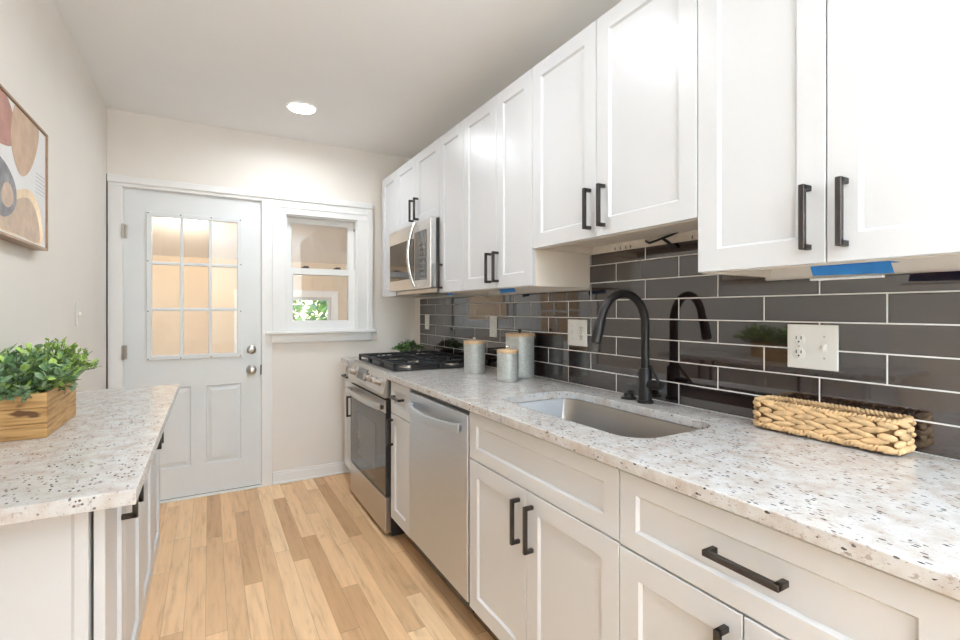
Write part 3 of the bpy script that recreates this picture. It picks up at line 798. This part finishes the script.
# ------------------------------------------------------------------ left counter run
LF = -.190; LT = .019
PL = axes(LF-LT, 1)
o = build('granite_worktop', slab([(XL+.001, 1.118), (-.122, 1.118), (-.122, 2.612), (XL+.001, 2.612)], None, CT, CTOP), GRANITE)
tag(o, 'short granite worktop along the left wall under the boxed plant', 'countertop')
ys = [1.166, 1.516, 1.866, 2.198, 2.530]
def left_cabinet(a0, am, a1, label, hs):
    t = thing('base_cabinet', (-.38, (a0+a1)/2, 0), label, 'cabinet', 'white base cabinets')
    m = MB(); m.box(XL+.001, LF-LT-.006, a0+.0006, a1-.0006, .236, CT-.001); build('carcass', m, CAB, t)
    build('plinth', bx(XL+.001, -.245, a0+.0006, a1-.0006, .0005, .2355), CAB, t)
    for (b0, b1), hy in zip(((a0, am), (am, a1)), hs):
        d = build('door', door_mesh(PL, b0+GAP, b1-GAP, .240, .872), CAB, t)
        build('handle', pull(PL, hy, .808), BRONZE, d)
    return t
lc = left_cabinet(1.256, 1.530, 1.866, 'nearer white two-door base cabinet under the left granite worktop', (1.470, 1.585))
left_cabinet(1.866, 2.198, 2.530, 'farther white two-door base cabinet under the left granite worktop', (2.150, 2.240))
PE = lambda a, z, o: (a, 1.256-o, z)
build('end_panel', door_mesh(PE, XL+.002, LF-LT-.006, .002, CT-.002, th=.014, stile=.022, rail=.03, rec=.004), CAB, lc)

# planter box with greenery
t = thing('planter_box', (-.46, 1.85, CTOP), 'honey-coloured wooden crate planter with bushy green leaves on the left worktop', 'plant')
px0, px1, py0, py1, ph = -.545, -.379, 1.688, 2.010, .122
m = MB(); b = .010
zs = [.0005, .040, .082, ph]
for z0, z1 in zip(zs, zs[1:]):
    m.box(px0, px1, py0, py0+b, CTOP+z0, CTOP+z1-.001, .002); m.box(px0, px1, py1-b, py1, CTOP+z0, CTOP+z1-.001, .002)
m.box(px0, px0+b, py0+b, py1-b, CTOP+.0005, CTOP+ph-.001, .002)
for z0, z1 in zip(zs, zs[1:]): m.box(px1-b, px1, py0+b*.5, py1-b*.5, CTOP+z0, CTOP+z1-.001, .002)
m.box(px0+b, px1-b, py0+b, py1-b, CTOP+.0005, CTOP+.012)
build('crate', m, CRATE, t)
build('moss', bx(px0+b, px1-b, py0+b, py1-b, CTOP+.013, CTOP+ph-.02), SOIL, t)
def leaf(m, c, d, nrm, L, W):
    d = d.normalized(); s = d.cross(nrm).normalized(); u = s.cross(d)
    P_ = [c, c+d*L*.35+s*W*.5+u*L*.06, c+d*L*.72+s*W*.42+u*L*.05, c+d*L, c+d*L*.72-s*W*.42+u*L*.05, c+d*L*.35-s*W*.5+u*L*.06]
    mid = c+d*L*.5-u*L*.04
    v = [m.bm.verts.new(p) for p in P_]; vm_ = m.bm.verts.new(mid)
    m.faces([m.bm.faces.new((v[i], v[(i+1) % 6], vm_)) for i in range(6)])
rl = random.Random(11)
def bush(m, ms, c, ext, nst, lrange, wr, pick, stems_mi, droop=.3):
    for k in range(nst):
        a = rl.uniform(0, 2*math.pi); q = rl.uniform(0, 1)**.55
        tip = Vector((c[0]+ext[0]*q*math.cos(a), c[1]+ext[1]*q*math.sin(a), c[2]+ext[2]*(1-.75*q*q)*rl.uniform(.6, 1.0)))
        base = Vector((c[0]+(tip.x-c[0])*.45, c[1]+(tip.y-c[1])*.45, c[2]))
        ms.tube([base, base.lerp(tip, .6)+Vector((0, 0, .012)), tip], .0012, 5)
        d0 = (tip-base).normalized()
        nl = rl.randint(6, 9)
        for j in range(nl):
            f = .3+.7*j/(nl-1); p = base.lerp(tip, f)+Vector((0, 0, .012*math.sin(math.pi*f)))
            side = Vector((rl.uniform(-1, 1), rl.uniform(-1, 1), rl.uniform(-droop, .7))).normalized()
            m.mi = pick(p); nn = Vector((rl.uniform(-.4, .4), rl.uniform(-.4, .4), 1)).normalized()
            leaf(m, p, (side*.8+d0*.5), nn, rl.uniform(*lrange), rl.uniform(*wr))
m = MB(); ms = MB()
def pick(p):
    f = (p.y-1.66)/.38
    return 1 if rl.random() < .15+.75*f else (0 if rl.random() < .75 else 2)
bush(m, ms, (-.462, 1.77, CTOP+ph-.01), (.14, .14, .135), 85, (.020, .034), (.014, .022), pick, 3)
bush(m, ms, (-.445, 2.00, CTOP+ph-.01), (.135, .17, .145), 120, (.014, .024), (.010, .015), pick, 3)
bush(m, ms, (-.42, 1.80, CTOP+ph-.02), (.075, .15, .075), 60, (.018, .030), (.012, .020), pick, 3, .9)
build('foliage', m, [LEAF1, LEAF2, LEAF3], t); build('stems', ms, STEM, t)

# small plant behind the range
t = thing('potted_plant', (1.325, 3.41, CTOP), 'small green leafy plant in the corner behind the gas range', 'plant')
m = MB(); m.lathe((1.325, 3.41, CTOP), [(.040, .0004), (.050, .034), (.050, .038), (.044, .036), (.043, .030)], 26); build('pot', m, POT, t, smooth=40)
m = MB(); ms = MB(); bush(m, ms, (1.310, 3.41, CTOP+.030), (.125, .085, .085), 80, (.016, .028), (.011, .017), lambda p: rl.choice((0, 2, 2, 2, 1)), 3)
build('foliage', m, [LEAF1, LEAF2, LEAF3], t); build('stems', ms, STEM, t)

# ------------------------------------------------------------------ picture on the left wall
t = thing('framed_picture', (XL, 2.17, 1.49), 'framed abstract canvas of rust, tan and grey shapes on the left wall', 'picture')
ax0, ax1, az0, az1 = 1.60, 2.312, 1.473, 1.899; xo = XL+.040
m = MB(); fw = .008
m.box(XL+.0006, xo, ax0, ax0+fw, az0, az1, .001); m.box(XL+.0006, xo, ax1-fw, ax1, az0, az1, .001)
m.box(XL+.0006, xo, ax0+fw, ax1-fw, az0, az0+fw, .001); m.box(XL+.0006, xo, ax0+fw, ax1-fw, az1-fw, az1, .001)
build('frame', m, FRAMEW, t)
xc = xo-.006
m = bx(XL+.006, xc, ax0+fw+.001, ax1-fw-.001, az0+fw+.001, az1-fw-.001)
def blob(mi, pts, lvl):
    m.mi = mi; n = len(pts); sm = []
    P_ = [Vector((0, p[0]*.975, 1.255+(p[1]-1.255)*.975)) for p in pts]
    for i in range(n):
        p0, p1, p2, p3 = P_[i-1], P_[i], P_[(i+1) % n], P_[(i+2) % n]
        for f in (0, .25, .5, .75):
            q = .5*((2*p1)+(p2-p0)*f+(2*p0-5*p1+4*p2-p3)*f*f+(3*p1-p0-3*p2+p3)*f**3)
            y_ = min(max(q.y, ax0+fw+.002), ax1-fw-.002); z_ = min(max(q.z, az0+fw+.002), az1-fw-.002)
            sm.append(Vector((xc+.0002+.0003*lvl, y_, z_)))
    m.loft([sm, [p+Vector((.0002, 0, 0)) for p in sm]])
blob(1, [(1.70, 1.76), (1.73, 1.90), (1.86, 1.925), (1.97, 1.905), (2.03, 1.85), (2.02, 1.775), (1.93, 1.748), (1.80, 1.738)], 1)
blob(2, [(2.00, 1.80), (2.03, 1.90), (2.10, 1.925), (2.20, 1.935), (2.275, 1.915), (2.265, 1.84), (2.19, 1.74), (2.10, 1.695), (2.03, 1.73)], 2)
blob(3, [(1.80, 1.60), (1.86, 1.70), (1.95, 1.70), (2.03, 1.66), (2.05, 1.61), (2.02, 1.565), (1.94, 1.535), (1.83, 1.55)], 3)
blob(5, [(1.84, 1.50), (1.90, 1.56), (2.03, 1.63), (2.17, 1.665), (2.27, 1.64), (2.315, 1.58), (2.315, 1.50), (2.1, 1.494)], 1)
blob(4, [(1.87, 1.503), (1.92, 1.55), (2.04, 1.605), (2.16, 1.635), (2.23, 1.615), (2.275, 1.57), (2.28, 1.50), (2.1, 1.498)], 2)
blob(6, [(1.66, 1.50), (1.70, 1.56), (1.80, 1.55), (1.86, 1.51), (1.8, 1.498)], 3)
blob(7, [(1.92, 1.60), (1.95, 1.64), (2.0, 1.64), (2.02, 1.60), (1.98, 1.57), (1.935, 1.575)], 4)
m.mi = 8
for k in range(6):
    z = 1.665+.013*k; m.box(xc, xc+.0004, 2.19, 2.285+.01*(k % 2), z, z+.0012)
build('canvas', m, [CANVAS, A_RUST, A_TAN, A_GREY, A_SAND, A_GOLD, A_INK, A_SAND, A_GREY], t)

# ------------------------------------------------------------------ ceiling downlights
for i, ((x, y), p) in enumerate(zip(DOWNLIGHTS, DL_POWER)):
    lab = ['round recessed ceiling light near the door, the one in view', 'round recessed ceiling light above the middle of the kitchen', 'round recessed ceiling light overhead of the viewer', 'round recessed ceiling light at the rear of the room'][i]
    t = thing('ceiling_light', (x, y, CZ), lab, 'light', 'recessed ceiling lights')
    m = MB(); m.lathe((x, y, CZ), [(.088, -.0005), (.088, -.004), (.080, -.007), (.078, -.004)], 36, cap=False); build('trim_ring', m, TRIM, t, smooth=40)
    m = MB(); m.lathe((x, y, CZ), [(.0775, -.0008), (.0775, -.003)], 36); build('lens', m, LAMP, t)
    lo = area('ceiling_light_lamp', (0, 0, -.010), (0, 0, 0), .13, .13, p, WARM, 'DISK', 165); lo.parent = t
# sunroom lamp
lx, ly = -.187, 4.80; lz = slope_z(ly)
t = thing('sunroom_light', (lx, ly, lz), 'glowing flush ceiling light in the sunroom, seen through the door glass', 'light')
m = MB(); m.lathe((lx, ly, lz-.03), [(.02, -.07), (.12, -.06), (.18, -.03), (.20, 0)], 30); build('globe', m, SUNLAMP, t, smooth=60)
m = MB(); m.lathe((lx, ly, lz-.03), [(.205, .0005), (.205, .045)], 30); build('canopy', m, TRIM, t)
l = bpy.data.lights.new('sunroom_lamp', 'POINT'); l.energy = SUNROOM_POWER; l.color = (1, .86, .70); l.shadow_soft_size = .12
lo = bpy.data.objects.new('sunroom_lamp', l); col.objects.link(lo); lo.parent = t; lo.location = (0, 0, -.22)

# ------------------------------------------------------------------ loose ends under the wall cabinets
def tape(pts, th, label, mat=TAPE, name='masking_tape', cat='tape', group='blue tape under the wall cabinets'):
    m = MB(); m.prism(pts, th); o = build(name, m, mat, loc=Vector(pts[0])); tag(o, label, cat, group); return o
m = MB(); m.prism([(1.215, .590, 1.3565), (1.215, .440, 1.3565), (1.222, .436, 1.332), (1.226, .590, 1.336)], (.0012, 0, 0)); m.box(1.213, 1.26, .44, .59, 1.3562, 1.3570)
o = build('masking_tape', m, TAPE, loc=(1.22, .51, 1.345)); tag(o, 'long blue masking tape hanging under the nearest wall cabinet above the basket', 'tape', 'blue tape under the wall cabinets')
o = build('plastic_strip', bx(1.232, 1.246, .46, .60, 1.325, 1.330, .001), PUTTY, loc=(1.24, .53, 1.327)); tag(o, 'thin white plastic strip stuck below the blue tape above the basket', 'strip')
tape([(1.20, 1.935, 1.3565), (1.20, 1.81, 1.3565), (1.203, 1.80, 1.339), (1.203, 1.93, 1.337)], (.0012, 0, 0), 'blue masking tape scrap under the cabinet above the canisters')
tape([(1.21, 2.535, 1.3565), (1.21, 2.46, 1.3565), (1.213, 2.462, 1.345), (1.213, 2.53, 1.343)], (.0012, 0, 0), 'small blue masking tape scrap beside the microwave underside')
m = MB(); m.tube([(XR-.008, 1.305, 1.525), (XR-.03, 1.27, 1.512), (XR-.028, 1.225, 1.520), (XR-.015, 1.185, 1.532), (XR-.02, 1.15, 1.538)], .0045, 8); m.tube([(XR-.024, 1.215, 1.524), (XR-.03, 1.185, 1.505), (XR-.024, 1.168, 1.488)], .006, 8)
o = build('loose_wire', m, BLACK, loc=(XR-.02, 1.22, 1.51)); tag(o, 'short loose black wires on bare wall under the cabinet above the sink', 'wire')
for y_ in (1.47, 1.44, 1.41, 1.385, 1.10, 1.02):
    o = build('wall_screw', bx(XR-.0055, XR-.0042, y_, y_+.004, 1.508, 1.520), BRONZE, loc=(XR-.005, y_+.002, 1.508))
    tag(o, 'small dark screw in the bare wall strip above the sink tiles', 'screw', 'screws above the sink tiles')

# ------------------------------------------------------------------ outdoors beyond the sunroom window
struct('ground', bx(-12, 14, SY1+.3, 22, -.4, -.35), GRASS)
def tree(x, y, h, r, seed, label):
    t = thing('garden_tree', (x, y, -.35), label, 'tree', 'trees outside the sunroom window')
    build('trunk', MB().tube([(x, y, -.35), (x+.05, y, .6), (x, y+.05, h*.7)], [.10, .08, .04], 8), BARK, t)
    m = MB(); rr_ = random.Random(seed)
    for k in range(3200):
        u = Vector((rr_.gauss(0, 1), rr_.gauss(0, 1), rr_.gauss(0, 1))).normalized()*rr_.uniform(.4, 1)**.5
        p = Vector((x+u.x*r, y+u.y*r*.6, h*.5+u.z*h*.6)); m.mi = rr_.randint(0, 2)
        leaf(m, p, Vector((rr_.uniform(-1, 1), rr_.uniform(-1, 1), rr_.uniform(-1, .5))), Vector((rr_.uniform(-.6, .6), rr_.uniform(-.8, -.1), .6)).normalized(), rr_.uniform(.08, .15), rr_.uniform(.05, .09))
    build('foliage', m, [LEAF2, LEAF1, LEAF2], t)
tree(1.0, 8.6, 2.6, 1.1, 1, 'leafy green tree outside, left half of the sunroom window view')
tree(3.6, 9.4, 2.9, 1.3, 2, 'leafy green tree outside, right half of the sunroom window view')
